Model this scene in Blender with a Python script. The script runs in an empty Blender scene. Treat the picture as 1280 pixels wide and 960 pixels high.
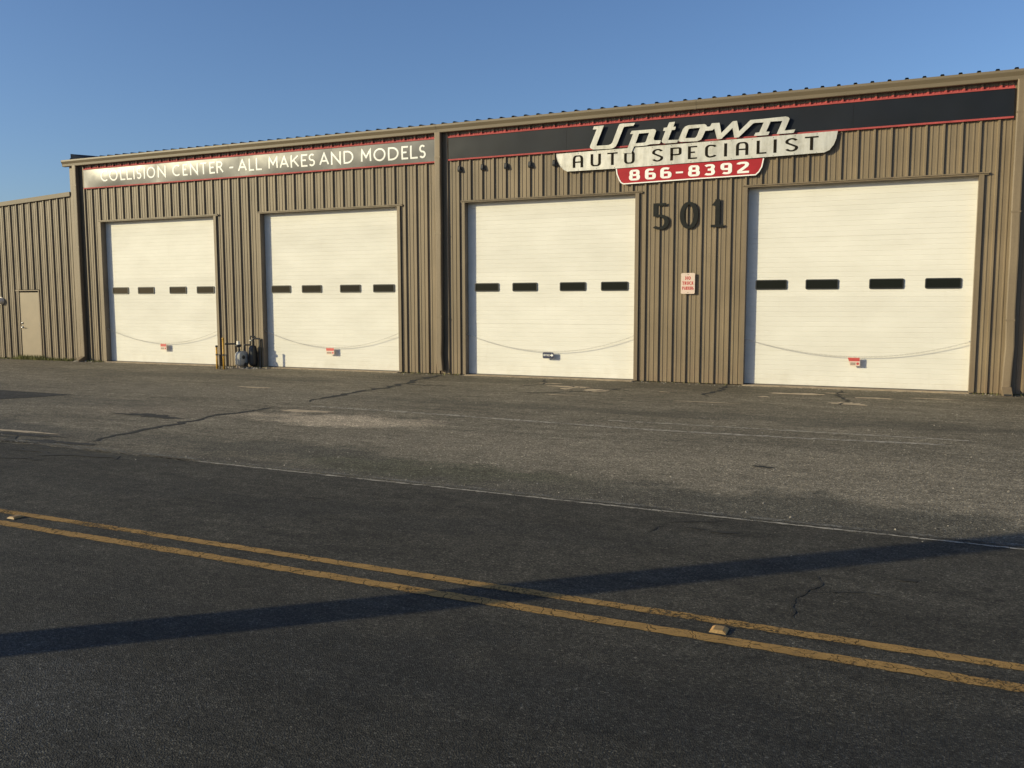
import bpy, bmesh, math, random
from mathutils import Vector, Matrix
random.seed(7)
R = math.radians
S = bpy.context.scene
COL = S.collection

# ------------------------------------------------------------------ camera
cam_d = bpy.data.cameras.new('camera'); cam = bpy.data.objects.new('camera', cam_d); COL.objects.link(cam)
cam_d.sensor_width = 36.0; cam_d.lens = 1075.02 / 1280 * 36.0; cam_d.clip_end = 3000; cam_d.clip_start = 0.05
yaw, pitch, roll = 0.414796, -0.095854, -0.001826
fw = Vector((-math.sin(yaw)*math.cos(pitch), math.cos(yaw)*math.cos(pitch), math.sin(pitch)))
rt = Vector((math.cos(yaw), math.sin(yaw), 0)); up = rt.cross(fw)
r2 = rt*math.cos(roll) + up*math.sin(roll); u2 = up*math.cos(roll) - rt*math.sin(roll)
cam.matrix_world = Matrix(((r2.x, u2.x, -fw.x, 2.83625), (r2.y, u2.y, -fw.y, -18.60229), (r2.z, u2.z, -fw.z, 1.783), (0, 0, 0, 1)))
S.camera = cam

# ------------------------------------------------------------------ light
SUN_AZ, SUN_EL = R(49.5), R(17.0)          # azimuth measured from the wall's normal, towards the left
sd = Vector((-math.sin(SUN_AZ)*math.cos(SUN_EL), -math.cos(SUN_AZ)*math.cos(SUN_EL), math.sin(SUN_EL)))
w = bpy.data.worlds.new('World'); S.world = w; w.use_nodes = True
nt = w.node_tree; bg = nt.nodes['Background']
sky = nt.nodes.new('ShaderNodeTexSky'); sky.sky_type = 'NISHITA'; sky.sun_disc = False
sky.sun_elevation = SUN_EL; sky.sun_rotation = math.atan2(sd.x, sd.y)
sky.altitude = 0; sky.air_density = 1.0; sky.dust_density = 1.1; sky.ozone_density = 4.0
tint = nt.nodes.new('ShaderNodeMix'); tint.data_type = 'RGBA'; tint.blend_type = 'MULTIPLY'; tint.inputs[0].default_value = 1.0
nt.links.new(sky.outputs['Color'], tint.inputs[6]); tint.inputs[7].default_value = (.98, 1.0, 1.10, 1)
nt.links.new(tint.outputs[2], bg.inputs['Color']); bg.inputs['Strength'].default_value = 0.13
sl = bpy.data.lights.new('sun', 'SUN'); so = bpy.data.objects.new('sun', sl); COL.objects.link(so)
sl.energy = 4.75; sl.angle = R(0.5); sl.color = (1.0, 0.885, 0.56)
so.rotation_euler = sd.to_track_quat('Z', 'Y').to_euler(); so.location = sd * 40
S.view_settings.view_transform = 'Standard'; S.view_settings.look = 'None'
S.view_settings.exposure = 0.0; S.view_settings.gamma = 1.0; S.view_settings.use_curve_mapping = False

# ------------------------------------------------------------------ materials
def nodes(name):
    m = bpy.data.materials.new(name); m.use_nodes = True
    t = m.node_tree; return m, t, t.nodes['Principled BSDF']
def N(t, k, **kw):
    n = t.nodes.new(k)
    for a, b in kw.items(): setattr(n, a, b)
    return n
def pos(t): return N(t, 'ShaderNodeNewGeometry').outputs['Position']
def noise(t, vec, scale, detail=4, rough=.55, sc=None):
    if sc:
        mp = N(t, 'ShaderNodeMapping'); t.links.new(vec, mp.inputs['Vector']); mp.inputs['Scale'].default_value = sc; vec = mp.outputs[0]
    n = N(t, 'ShaderNodeTexNoise'); t.links.new(vec, n.inputs['Vector'])
    n.inputs['Scale'].default_value = scale; n.inputs['Detail'].default_value = detail; n.inputs['Roughness'].default_value = rough
    return n.outputs['Fac']
def red(t, col):
    n = N(t, 'ShaderNodeSeparateColor'); t.links.new(col, n.inputs[0]); return n.outputs[0]
def ramp(t, fac, stops):
    r = N(t, 'ShaderNodeValToRGB'); t.links.new(fac, r.inputs['Fac'])
    while len(r.color_ramp.elements) < len(stops): r.color_ramp.elements.new(.5)
    for e, (p, c) in zip(r.color_ramp.elements, stops):
        e.position = p; e.color = (c, c, c, 1) if isinstance(c, (int, float)) else (*c, 1)
    return r.outputs['Color']
def mix(t, a, b, fac, mode='MIX'):
    m = N(t, 'ShaderNodeMix', data_type='RGBA', blend_type=mode)
    for i, v in ((6, a), (7, b), (0, fac)):
        sock = m.inputs[i]
        if isinstance(v, (int, float)): sock.default_value = v if i == 0 else (v, v, v, 1)
        elif isinstance(v, tuple): sock.default_value = (*v, 1)
        else: t.links.new(v, sock)
    return m.outputs[2]
def bump(t, bs, h, strength, dist):
    b = N(t, 'ShaderNodeBump'); t.links.new(h, b.inputs['Height']); b.inputs['Strength'].default_value = strength; b.inputs['Distance'].default_value = dist
    t.links.new(b.outputs[0], bs.inputs['Normal'])
def simple(name, col, rough=.5, metal=0.0, var=.12, scale=3.0, spec=.5, streak=None):
    m, t, b = nodes(name); p = pos(t)
    n = noise(t, p, scale, 5, .6, streak)
    lo = tuple(c*(1-var) for c in col); hi = tuple(min(1, c*(1+var)) for c in col)
    t.links.new(ramp(t, n, [(.3, lo), (.7, hi)]), b.inputs['Base Color'])
    b.inputs['Roughness'].default_value = rough; b.inputs['Metallic'].default_value = metal; b.inputs['Specular IOR Level'].default_value = spec
    return m

def siding(name, col):
    m, t, b = nodes(name); p = pos(t)
    streak = noise(t, p, 1.0, 6, .65, (9, 9, .5)); big = noise(t, p, .7, 3); fine = noise(t, p, 26, 4, .7)
    c = ramp(t, streak, [(.25, tuple(x*.80 for x in col)), (.55, col), (.8, tuple(x*1.12 for x in col))])
    c = mix(t, c, ramp(t, big, [(.35, .86), (.65, 1.04)]), 1.0, 'MULTIPLY')
    c = mix(t, c, ramp(t, fine, [(.3, .93), (.7, 1.05)]), 1.0, 'MULTIPLY')
    oi = N(t, 'ShaderNodeObjectInfo'); c = mix(t, c, ramp(t, oi.outputs['Random'], [(0, .93), (1, 1.06)]), 1.0, 'MULTIPLY')
    # splashed dirt along the foot of the wall
    sp = N(t, 'ShaderNodeSeparateXYZ'); t.links.new(p, sp.inputs[0])
    hz = N(t, 'ShaderNodeMapRange'); t.links.new(sp.outputs['Z'], hz.inputs[0]); hz.inputs[1].default_value = .02; hz.inputs[2].default_value = .7; hz.inputs[3].default_value = .62; hz.inputs[4].default_value = 0
    dm = N(t, 'ShaderNodeMath', operation='MULTIPLY'); t.links.new(hz.outputs[0], dm.inputs[0]); t.links.new(ramp(t, noise(t, p, 5, 5, .6), [(.35, 0.0), (.65, 1.0)]), dm.inputs[1])
    c = mix(t, c, (.19, .13, .085), dm.outputs[0])
    t.links.new(c, b.inputs['Base Color']); b.inputs['Roughness'].default_value = .52; b.inputs['Specular IOR Level'].default_value = .35
    bump(t, b, noise(t, p, 1.4, 2, .5, (1, 1, .6)), .25, .02)
    return m
M = {}
M['tan'] = siding('tan painted steel', (.212, .162, .102))
M['trim'] = siding('tan painted trim', (.212, .162, .104))
M['gutter'] = simple('tan gutter paint', (.168, .133, .088), .5, 0, .1, 1.2, .4, (.6, 3, 3))
M['slate'] = simple('dark slate flashing', (.012, .018, .032), .8, 0, .1, 3, .05)
M['roof'] = simple('galvanised roof sheet', (.10, .10, .105), .5, .3)
def door_mat():
    m, t, b = nodes('white door paint'); p = pos(t)
    c = ramp(t, noise(t, p, .8, 4, .6, (1, 1, 2.5)), [(.3, (.66, .635, .57)), (.7, (.735, .71, .645))])
    oi = N(t, 'ShaderNodeObjectInfo'); c = mix(t, c, ramp(t, oi.outputs['Random'], [(0, .955), (1, 1.03)]), 1.0, 'MULTIPLY')
    d = noise(t, p, 1.0, 6, .7, (5, 5, .7))
    c = mix(t, c, (.50, .45, .37), ramp(t, d, [(.60, 0.0), (.85, .22)]))
    sp = N(t, 'ShaderNodeSeparateXYZ'); t.links.new(p, sp.inputs[0])
    hz = N(t, 'ShaderNodeMapRange'); t.links.new(sp.outputs['Z'], hz.inputs[0]); hz.inputs[1].default_value = .0; hz.inputs[2].default_value = .4; hz.inputs[3].default_value = .25; hz.inputs[4].default_value = 0
    dm = N(t, 'ShaderNodeMath', operation='MULTIPLY'); t.links.new(hz.outputs[0], dm.inputs[0]); t.links.new(ramp(t, noise(t, p, 4, 5, .65), [(.4, 0.0), (.7, 1.0)]), dm.inputs[1])
    c = mix(t, c, (.42, .35, .26), dm.outputs[0])
    t.links.new(c, b.inputs['Base Color']); b.inputs['Roughness'].default_value = .6; b.inputs['Specular IOR Level'].default_value = .12
    bump(t, b, noise(t, p, 2.2, 2), .15, .01)
    return m
M['door'] = door_mat()
M['jamb'] = simple('brown jamb steel', (.20, .16, .115), .5)
M['black'] = simple('black rubber', (.02, .02, .022), .6)
M['frame'] = simple('dark window frame', (.025, .026, .024), .45)
M['annex_door'] = simple('beige annex door', (.222, .170, .105), .5, 0, .08, 2)
M['steel'] = simple('bright steel', (.6, .58, .55), .3, .9)
def glass():
    m, t, b = nodes('dark window glass'); b.inputs['Base Color'].default_value = (.010, .012, .010, 1); b.inputs['Roughness'].default_value = .05
    b.inputs['Specular IOR Level'].default_value = .13
    bump(t, b, noise(t, pos(t), 3, 2), .1, .01); return m
M['glass'] = glass()
def glossy_panel(name, col, rough, wav, spec, coat):
    m, t, b = nodes(name); p = pos(t)
    t.links.new(ramp(t, noise(t, p, 1.3, 3), [(.3, tuple(c*.85 for c in col)), (.7, tuple(c*1.15 for c in col))]), b.inputs['Base Color'])
    t.links.new(ramp(t, noise(t, p, 2.5, 4, .6), [(.3, rough*.9), (.7, rough*1.15)]), b.inputs['Roughness'])
    b.inputs['Specular IOR Level'].default_value = spec; b.inputs['Coat Weight'].default_value = coat; b.inputs['Coat Roughness'].default_value = .30
    bump(t, b, noise(t, p, 1.0, 1.0, .3, (.55, 1, 1.0)), wav, .5)
    return m
M['band'] = glossy_panel('charcoal sign sheet', (.010, .0125, .018), .48, .08, .22, 0)
M['gloss'] = glossy_panel('glossy grey sign sheet', (.030, .030, .030), .52, .10, .70, .24)
M['red'] = simple('red sign paint', (.36, .020, .028), .6, 0, .12, 3, .2)
M['pink'] = simple('sun faded red trim', (.37, .070, .068), .7, 0, .2, 5, .2)
M['white'] = simple('white vinyl lettering', (.82, .81, .76), .5, 0, .03)
M['ink'] = simple('dark brown sign lettering', (.014, .011, .007), .85, 0, .12, 3, .15)
def brushed():
    m, t, b = nodes('weathered aluminium plate'); p = pos(t)
    a = noise(t, p, 4.5, 6, .65); s = noise(t, p, 1, 5, .65, (7, 7, 1.2))
    c = ramp(t, a, [(.26, (.40, .38, .325)), (.46, (.55, .53, .47)), (.75, (.65, .63, .57))])
    c = mix(t, c, ramp(t, s, [(.35, .78), (.6, 1.03)]), 1.0, 'MULTIPLY')
    t.links.new(c, b.inputs['Base Color']); b.inputs['Metallic'].default_value = .35
    t.links.new(ramp(t, a, [(.3, .6), (.7, .42)]), b.inputs['Roughness'])
    bump(t, b, noise(t, p, 2.2, 2), .3, .03)
    return m
M['plate'] = brushed()
M['edge'] = simple('dark plate edge', (.05, .045, .038), .6)
M['digit'] = simple('dark bronze numerals', (.013, .014, .013), .7, 0, .2, 8, .2)
M['signwhite'] = simple('white reflective sheeting', (.64, .50, .41), .5, 0, .04)
M['signred'] = simple('red sign ink', (.50, .07, .06), .5)
M['navy'] = simple('navy sign plate', (.022, .026, .065), .4)
M['yellowpost'] = simple('yellow post paint', (.55, .30, .035), .5, 0, .2, 10)
M['meter'] = simple('grey meter casting', (.40, .39, .36), .55, 0, .15, 12)
M['pipe'] = simple('dark painted pipe', (.05, .048, .045), .5, .2)
M['concrete'] = simple('worn concrete', (.42, .325, .215), .9, 0, .3, 9)
M['sill'] = simple('door sill concrete', (.29, .225, .155), .9, 0, .3, 6)
M['crack'] = simple('open crack', (.015, .014, .012), 1.0)
M['stone'] = simple('loose stones', (.26, .23, .19), .9, 0, .5, 40)
M['chain'] = simple('galvanised chain', (.42, .40, .37), .45, .5)
M['wood'] = simple('weathered pole wood', (.13, .095, .065), .85, 0, .3, 4, .3, (6, 6, .4))
M['grass'] = simple('weed green', (.15, .15, .040), .8, 0, .4, 30)
M['ceramic'] = simple('dirty reflector body', (.30, .185, .065), .55, 0, .3, 60)
M['amber'] = simple('amber reflector lens', (.50, .24, .05), .3, 0, .2, 60)
M['cream'] = simple('pale fitting', (.80, .74, .64), .4)

def asphalt(name, col, dusty, masks, grain, patch=.5, vs=80):
    """aggregate, broad wear, plus pale and dark spreads (x, y, rx, ry, amount) lying on the ground"""
    m, t, b = nodes(name); p = pos(t)
    vor = N(t, 'ShaderNodeTexVoronoi'); t.links.new(p, vor.inputs['Vector']); vor.inputs['Scale'].default_value = vs; vor.inputs['Randomness'].default_value = 1
    fine = noise(t, p, 120, 3, .75); mid = noise(t, p, 9, 5, .72); big = noise(t, p, .55, 5, .6, (.6, 1.3, 1)); drift = noise(t, p, 2.3, 5, .7, (.35, 1.6, 1))
    c = ramp(t, big, [(.3, tuple(x*(1-.28*patch) for x in col)), (.7, tuple(x*(1+.3*patch) for x in col))])
    c = mix(t, c, ramp(t, drift, [(.28, .70), (.72, 1.28)]), 1.0, 'MULTIPLY')
    c = mix(t, c, ramp(t, mid, [(.28, .62), (.5, 1.0), (.74, 1.42)]), 1.0, 'MULTIPLY')
    nd = N(t, 'ShaderNodeTexNoise'); t.links.new(p, nd.inputs['Vector']); nd.inputs['Scale'].default_value = 1.3; nd.inputs['Detail'].default_value = 4; nd.inputs['Roughness'].default_value = .68
    dv = N(t, 'ShaderNodeVectorMath', operation='MULTIPLY_ADD'); t.links.new(nd.outputs['Color'], dv.inputs[0]); dv.inputs[1].default_value = (2.6, 1.7, 0)
    of = N(t, 'ShaderNodeVectorMath', operation='ADD'); t.links.new(p, of.inputs[0]); of.inputs[1].default_value = (-1.3, -.85, 0); t.links.new(of.outputs[0], dv.inputs[2])
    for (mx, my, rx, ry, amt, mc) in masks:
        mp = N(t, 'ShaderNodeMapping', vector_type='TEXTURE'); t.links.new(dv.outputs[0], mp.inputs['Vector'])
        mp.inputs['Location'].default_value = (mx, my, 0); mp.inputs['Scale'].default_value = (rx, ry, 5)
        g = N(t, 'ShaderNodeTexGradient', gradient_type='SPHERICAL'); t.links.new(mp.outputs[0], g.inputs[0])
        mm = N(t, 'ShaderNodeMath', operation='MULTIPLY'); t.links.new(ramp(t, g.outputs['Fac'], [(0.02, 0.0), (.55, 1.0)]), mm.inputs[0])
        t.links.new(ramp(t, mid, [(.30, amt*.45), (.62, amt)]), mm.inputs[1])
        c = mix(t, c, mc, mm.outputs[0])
    for sc_, hi_, lo_ in ((30, 2.3, .35),):
        v2 = N(t, 'ShaderNodeTexVoronoi'); t.links.new(p, v2.inputs['Vector']); v2.inputs['Scale'].default_value = sc_*(1.7 if vs > 100 else 1)
        core = ramp(t, v2.outputs['Distance'], [(.20, 1.0), (.42, 0.0)]); rc = red(t, v2.outputs['Color'])
        for stops, gain in (([(.93, 0.0), (.95, 1.0)], hi_), ([(.10, 1.0), (.13, 0.0)], lo_)):
            mm = N(t, 'ShaderNodeMath', operation='MULTIPLY'); t.links.new(core, mm.inputs[0]); t.links.new(ramp(t, rc, stops), mm.inputs[1])
            gm = N(t, 'ShaderNodeVectorMath', operation='SCALE'); t.links.new(c, gm.inputs[0]); gm.inputs['Scale'].default_value = gain
            c = mix(t, c, gm.outputs[0], mm.outputs[0])
    wear = noise(t, p, 4.2, 7, .78, (.55, 1.0, 1)); c = mix(t, c, ramp(t, wear, [(.40, .72), (.47, .97), (.56, 1.03), (.64, 1.38)]), patch, 'MULTIPLY')
    c = mix(t, c, ramp(t, red(t, vor.outputs['Color']), [(.05, 1-.60*grain), (.5, 1-.05*grain), (.88, 1+.35*grain), (.97, 1+1.5*grain)]), 1.0, 'MULTIPLY')
    c = mix(t, c, ramp(t, fine, [(.3, 1-.4*grain), (.7, 1+.5*grain)]), 1.0, 'MULTIPLY')
    t.links.new(c, b.inputs['Base Color']); b.inputs['Roughness'].default_value = .88; b.inputs['Specular IOR Level'].default_value = .25
    add = N(t, 'ShaderNodeMath', operation='ADD'); t.links.new(vor.outputs['Distance'], add.inputs[0]); t.links.new(mid, add.inputs[1])
    bump(t, b, add.outputs[0], .55, .008)
    return m
M['lot'] = asphalt('old parking asphalt', (.164, .139, .098), None,
    [(3.2, -9.4, 6.5, 1.9, .75, (.250, .208, .145)), (-4.9, -7.9, 2.2, .75, 1.0, (.46, .37, .26)), (-2.2, -9.0, 3.2, 1.0, .6, (.225, .188, .133)),
     (-9.0, -5.2, 5, 1.4, .55, (.21, .18, .132)), (-8.2, -8.2, 2.0, .7, .6, (.24, .195, .14)), (-1.5, -10.75, 2.4, .5, .75, (.070, .070, .040)), (1.0, -5.2, 10, .6, .65, (.075, .067, .050)),
     (-1.0, -.9, 13, .9, .65, (.066, .056, .038)), (2.2, -10.8, 2.6, .5, .8, (.064, .060, .046)), (-9.0, -10.4, 3.6, .7, .8, (.064, .059, .048)), (-4.0, -10.3, 2.4, .6, .75, (.070, .065, .050)), (-12.5, -2.6, 6, 1.0, .6, (.085, .075, .056)),
     (-10.5, -7.6, 3.0, .8, .5, (.08, .071, .055)), (0, -11.5, 60, .75, .75, (.066, .060, .046))], .85, .8)
M['road'] = asphalt('dark road asphalt', (.052, .0465, .0355), None,  # first spread: darker near lane, with the bottom vignette painted in
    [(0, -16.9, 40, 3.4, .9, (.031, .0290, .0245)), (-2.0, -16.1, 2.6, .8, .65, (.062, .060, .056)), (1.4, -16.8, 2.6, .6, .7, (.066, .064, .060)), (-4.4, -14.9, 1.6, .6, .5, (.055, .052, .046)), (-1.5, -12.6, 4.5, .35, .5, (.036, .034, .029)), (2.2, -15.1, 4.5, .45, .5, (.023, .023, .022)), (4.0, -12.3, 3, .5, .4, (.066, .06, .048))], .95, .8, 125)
M['patch'] = asphalt('dark repair asphalt', (.045, .042, .037), None, [], .6)
def worn_paint(name, col, lo, hi, scale=30):
    m, t, b = nodes(name); p = pos(t)
    c = ramp(t, noise(t, p, 7, 5, .7), [(.3, tuple(x*.72 for x in col)), (.7, tuple(x*1.12 for x in col))])
    c = mix(t, c, (.045, .04, .034), ramp(t, noise(t, p, 60, 4, .8), [(.52, 0.0), (.75, .75)]))
    t.links.new(c, b.inputs['Base Color']); b.inputs['Roughness'].default_value = .8; b.inputs['Specular IOR Level'].default_value = .25
    tr = N(t, 'ShaderNodeBsdfTransparent'); ms = N(t, 'ShaderNodeMixShader')
    k = N(t, 'ShaderNodeMath', operation='MULTIPLY_ADD'); t.links.new(noise(t, p, scale, 7, .82), k.inputs[0]); k.inputs[1].default_value = .6
    k2 = N(t, 'ShaderNodeMath', operation='MULTIPLY'); t.links.new(noise(t, p, 2.2, 3, .6), k2.inputs[0]); k2.inputs[1].default_value = .4; t.links.new(k2.outputs[0], k.inputs[2])
    t.links.new(ramp(t, k.outputs[0], [(lo, 0.0), (hi, 1.0)]), ms.inputs[0])
    t.links.new(tr.outputs[0], ms.inputs[1]); t.links.new(b.outputs[0], ms.inputs[2])
    t.links.new(ms.outputs[0], t.nodes['Material Output'].inputs[0])
    ve = N(t, 'ShaderNodeTexVoronoi', feature='DISTANCE_TO_EDGE'); ve.inputs['Scale'].default_value = 7.5
    wp = N(t, 'ShaderNodeVectorMath', operation='MULTIPLY_ADD'); wn = N(t, 'ShaderNodeTexNoise'); t.links.new(p, wn.inputs['Vector']); wn.inputs['Scale'].default_value = 14
    t.links.new(wn.outputs['Color'], wp.inputs[0]); wp.inputs[1].default_value = (.09, .09, 0); t.links.new(p, wp.inputs[2]); t.links.new(wp.outputs[0], ve.inputs['Vector'])
    cm = N(t, 'ShaderNodeMath', operation='MULTIPLY'); t.links.new(ms.inputs[0].links[0].from_socket, cm.inputs[0]); t.links.new(ramp(t, ve.outputs['Distance'], [(.008, .40), (.026, 1.0)]), cm.inputs[1])
    t.links.new(cm.outputs[0], ms.inputs[0])
    bump(t, b, noise(t, p, 90, 4, .7), .5, .006)
    return m
M['yellow'] = worn_paint('worn yellow paint', (.37, .215, .066), .395, .475, 46)
M['wline'] = worn_paint('worn white paint', (.25, .23, .19), .45, .63, 13)
M['faint'] = worn_paint('nearly gone white paint', (.44, .39, .31), .33, .52, 7)

# ------------------------------------------------------------------ mesh helpers
class MB:
    def __init__(s): s.v = []; s.f = []
    def add(s, vs, fs):
        o = len(s.v); s.v += [tuple(v) for v in vs]; s.f += [tuple(i+o for i in f) for f in fs]; return s
    def box(s, x0, x1, y0, y1, z0, z1):
        return s.add([(x0,y0,z0),(x1,y0,z0),(x1,y1,z0),(x0,y1,z0),(x0,y0,z1),(x1,y0,z1),(x1,y1,z1),(x0,y1,z1)],
                     [(0,3,2,1),(4,5,6,7),(0,1,5,4),(1,2,6,5),(2,3,7,6),(3,0,4,7)])
    def tube(s, pts, r, n=10, caps=True):
        pts = [Vector(p) for p in pts]; rr = r if isinstance(r, (list, tuple)) else [r]*len(pts)
        o = len(s.v); prev = None
        for i, p in enumerate(pts):
            d = (pts[min(i+1, len(pts)-1)] - pts[max(i-1, 0)]).normalized()
            if prev is None:
                a = d.orthogonal().normalized()
            else:
                a = (prev - d*prev.dot(d)).normalized()
            prev = a; b = d.cross(a)
            for k in range(n):
                th = 2*math.pi*k/n; s.v.append(tuple(p + (a*math.cos(th) + b*math.sin(th))*rr[i]))
        for i in range(len(pts)-1):
            for k in range(n):
                s.f.append((o+i*n+k, o+i*n+(k+1)%n, o+(i+1)*n+(k+1)%n, o+(i+1)*n+k))
        if caps:
            s.f.append(tuple(o+k for k in reversed(range(n)))); s.f.append(tuple(o+(len(pts)-1)*n+k for k in range(n)))
        return s
    def prism_x(s, prof, x0, x1, caps=True):     # closed (y,z) profile swept along x
        n = len(prof); o = len(s.v)
        s.v += [(x0, y, z) for y, z in prof] + [(x1, y, z) for y, z in prof]
        for k in range(n): s.f.append((o+k, o+(k+1)%n, o+n+(k+1)%n, o+n+k))
        if caps: s.f.append(tuple(o+k for k in reversed(range(n)))); s.f.append(tuple(o+n+k for k in range(n)))
        return s
    def mesh(s, name, mat, smooth=False):
        me = bpy.data.meshes.new(name); me.from_pydata(s.v, [], s.f); me.materials.append(M[mat])
        bm = bmesh.new(); bm.from_mesh(me); bmesh.ops.recalc_face_normals(bm, faces=bm.faces); bm.to_mesh(me); bm.free()
        if smooth:
            for p in me.polygons: p.use_smooth = True
        return me
    def build(s, name, mat, parent=None, smooth=False, bevel=0, origin=None):
        if origin is not None: s.v = [tuple(Vector(v)-Vector(origin)) for v in s.v]
        o = link(name, s.mesh(name, mat, smooth), parent)
        if origin is not None: o.location = origin
        if bevel:
            b = o.modifiers.new('bevel', 'BEVEL'); b.width = bevel; b.segments = 2; b.limit_method = 'ANGLE'; b.angle_limit = R(35)
        return o
def link(name, me, parent=None):
    o = bpy.data.objects.new(name, me); COL.objects.link(o)
    if parent is not None:
        o.parent = parent; o.matrix_parent_inverse = Matrix.Translation(-world_loc(parent))
    return o
def world_loc(o):
    l = Vector(o.location)
    if o.parent: l = l + 0*l
    return l
def thing(name, label, cat, loc=(0, 0, 0), group=None):
    o = bpy.data.objects.new(name, None); COL.objects.link(o); o.location = loc; o.empty_display_size = .2
    return tag(o, label, cat, group)
def tag(o, label=None, cat=None, group=None, kind=None):
    if label: o['label'] = label
    if cat: o['category'] = cat
    if group: o['group'] = group
    if kind: o['kind'] = kind
    return o

def poly_mesh(rings, yf, thick, bevel=0.0):
    """outline rings (x, z), inner rings are holes; front face at y = yf, going back by thick"""
    cu = bpy.data.curves.new('outline', 'CURVE'); cu.dimensions = '2D'; cu.fill_mode = 'BOTH'; cu.extrude = thick/2 - bevel; cu.bevel_depth = bevel; cu.offset = -bevel
    for ring in rings:
        sp = cu.splines.new('POLY'); sp.points.add(len(ring)-1); sp.use_cyclic_u = True
        for p, (x, z) in zip(sp.points, ring): p.co = (x, z, 0, 1)
    ob = bpy.data.objects.new('outline', cu); COL.objects.link(ob)
    dg = bpy.context.evaluated_depsgraph_get(); dg.update()
    me = bpy.data.meshes.new_from_object(ob.evaluated_get(dg))
    bpy.data.objects.remove(ob); bpy.data.curves.remove(cu)
    for v in me.vertices: x, y, z = v.co; v.co = (x, yf + thick/2 - z, y)
    return me
def poly(name, rings, yf, thick, mat, parent=None, edge=None, bevel=0.0):
    me = poly_mesh(rings, yf, thick, bevel); me.name = name; me.materials.clear(); me.materials.append(M[mat])
    if edge:
        me.materials.append(M[edge])
        for p in me.polygons:
            if abs(p.normal.y) < .6: p.material_index = 1
    return link(name, me, parent)

# ---- stroked lettering
def arc(cx, cy, rx, ry, a0, a1, n=12):
    return [(cx + rx*math.cos(R(a0+(a1-a0)*i/n)), cy + ry*math.sin(R(a0+(a1-a0)*i/n))) for i in range(n+1)]
def rrect(x0, x1, y0, y1, rx, ry, n=5):
    return (arc(x1-rx, y1-ry, rx, ry, 0, 90, n) + arc(x0+rx, y1-ry, rx, ry, 90, 180, n) + arc(x0+rx, y0+ry, rx, ry, 180, 270, n) + arc(x1-rx, y0+ry, rx, ry, 270, 360, n))
CIRC = (arc(.5, .5, .5, .5, 0, 345, 23), True)
S_STROKE = (arc(.5, .745, .46, .255, 35, 262, 14) + arc(.5, .25, .5, .25, 78, -148, 14), False)
GILL = {
 'A': [([(0, 0), (.5, 1), (1, 0)], False), ([(.2, .33), (.8, .33)], False)],
 'C': [(arc(.62, .5, .62, .5, 52, 308, 22), False)],
 'D': [([(0, 0), (0, 1), (.32, 1)] + arc(.32, .5, .68, .5, 80, -80, 16) + [(.32, 0)], True)],
 'E': [([(1, 1), (0, 1), (0, 0), (1, 0)], False), ([(0, .52), (.88, .52)], False)],
 'F': [([(1, 1), (0, 1), (0, 0)], False), ([(0, .52), (.85, .52)], False)],
 'G': [(arc(.55, .5, .55, .5, 50, 345, 22) + [(1, .42), (.62, .42)], False)],
 'I': [([(.5, 0), (.5, 1)], False)],
 'K': [([(0, 0), (0, 1)], False), ([(.92, 1), (.08, .47)], False), ([(.30, .62), (1, 0)], False)],
 'L': [([(0, 1), (0, 0), (1, 0)], False)],
 'M': [([(0, 0), (.04, 1), (.5, .36), (.96, 1), (1, 0)], False)],
 'N': [([(0, 0), (0, 1), (1, 0), (1, 1)], False)],
 'O': [CIRC],
 'P': [([(0, 0), (0, 1), (.5, 1)] + arc(.5, .74, .5, .26, 80, -80, 10) + [(.5, .48), (0.02, .48)], False)],
 'R': [([(0, 0), (0, 1), (.42, 1)] + arc(.42, .76, .40, .24, 80, -80, 10) + [(.42, .52), (.02, .52)], False), ([(.42, .52), (1, 0)], False)],
 'S': [S_STROKE],
 'T': [([(0, 1), (1, 1)], False), ([(.5, 1), (.5, 0)], False)],
 'U': [([(0, 1), (0, .38)] + arc(.5, .38, .5, .38, 190, 350, 12) + [(1, .38), (1, 1)], False)],
 '-': [([(0, .5), (1, .5)], False)],
}
SQ = dict(GILL)
SQ.update({
 'A': [([(0, 0), (0, .72)] + arc(.3, .72, .3, .28, 170, 90, 5) + arc(.7, .72, .3, .28, 90, 10, 5) + [(1, .72), (1, 0)], False), ([(0, .44), (1, .44)], False)],
 'U': [([(0, 1), (0, .25)] + arc(.3, .25, .3, .25, 190, 270, 5) + arc(.7, .25, .3, .25, 270, 350, 5) + [(1, .25), (1, 1)], False)],
 'O': [(rrect(0, 1, 0, 1, .3, .25), True)],
 'C': [([(1, .86), (.86, .96)] + arc(.42, .70, .42, .30, 80, 170, 6) + arc(.42, .30, .42, .30, 190, 280, 6) + [(.86, .05), (1, .14)], False)],
 'P': [([(0, 0), (0, 1), (.8, 1)] + arc(.8, .88, .2, .12, 70, 0, 4) + arc(.8, .55, .2, .12, 0, -70, 4) + [(.8, .43), (0, .43)], False)],
 'S': [(arc(.5, .76, .48, .24, 20, 205, 12) + arc(.5, .24, .5, .24, 25, -160, 12), False)],
})
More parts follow.
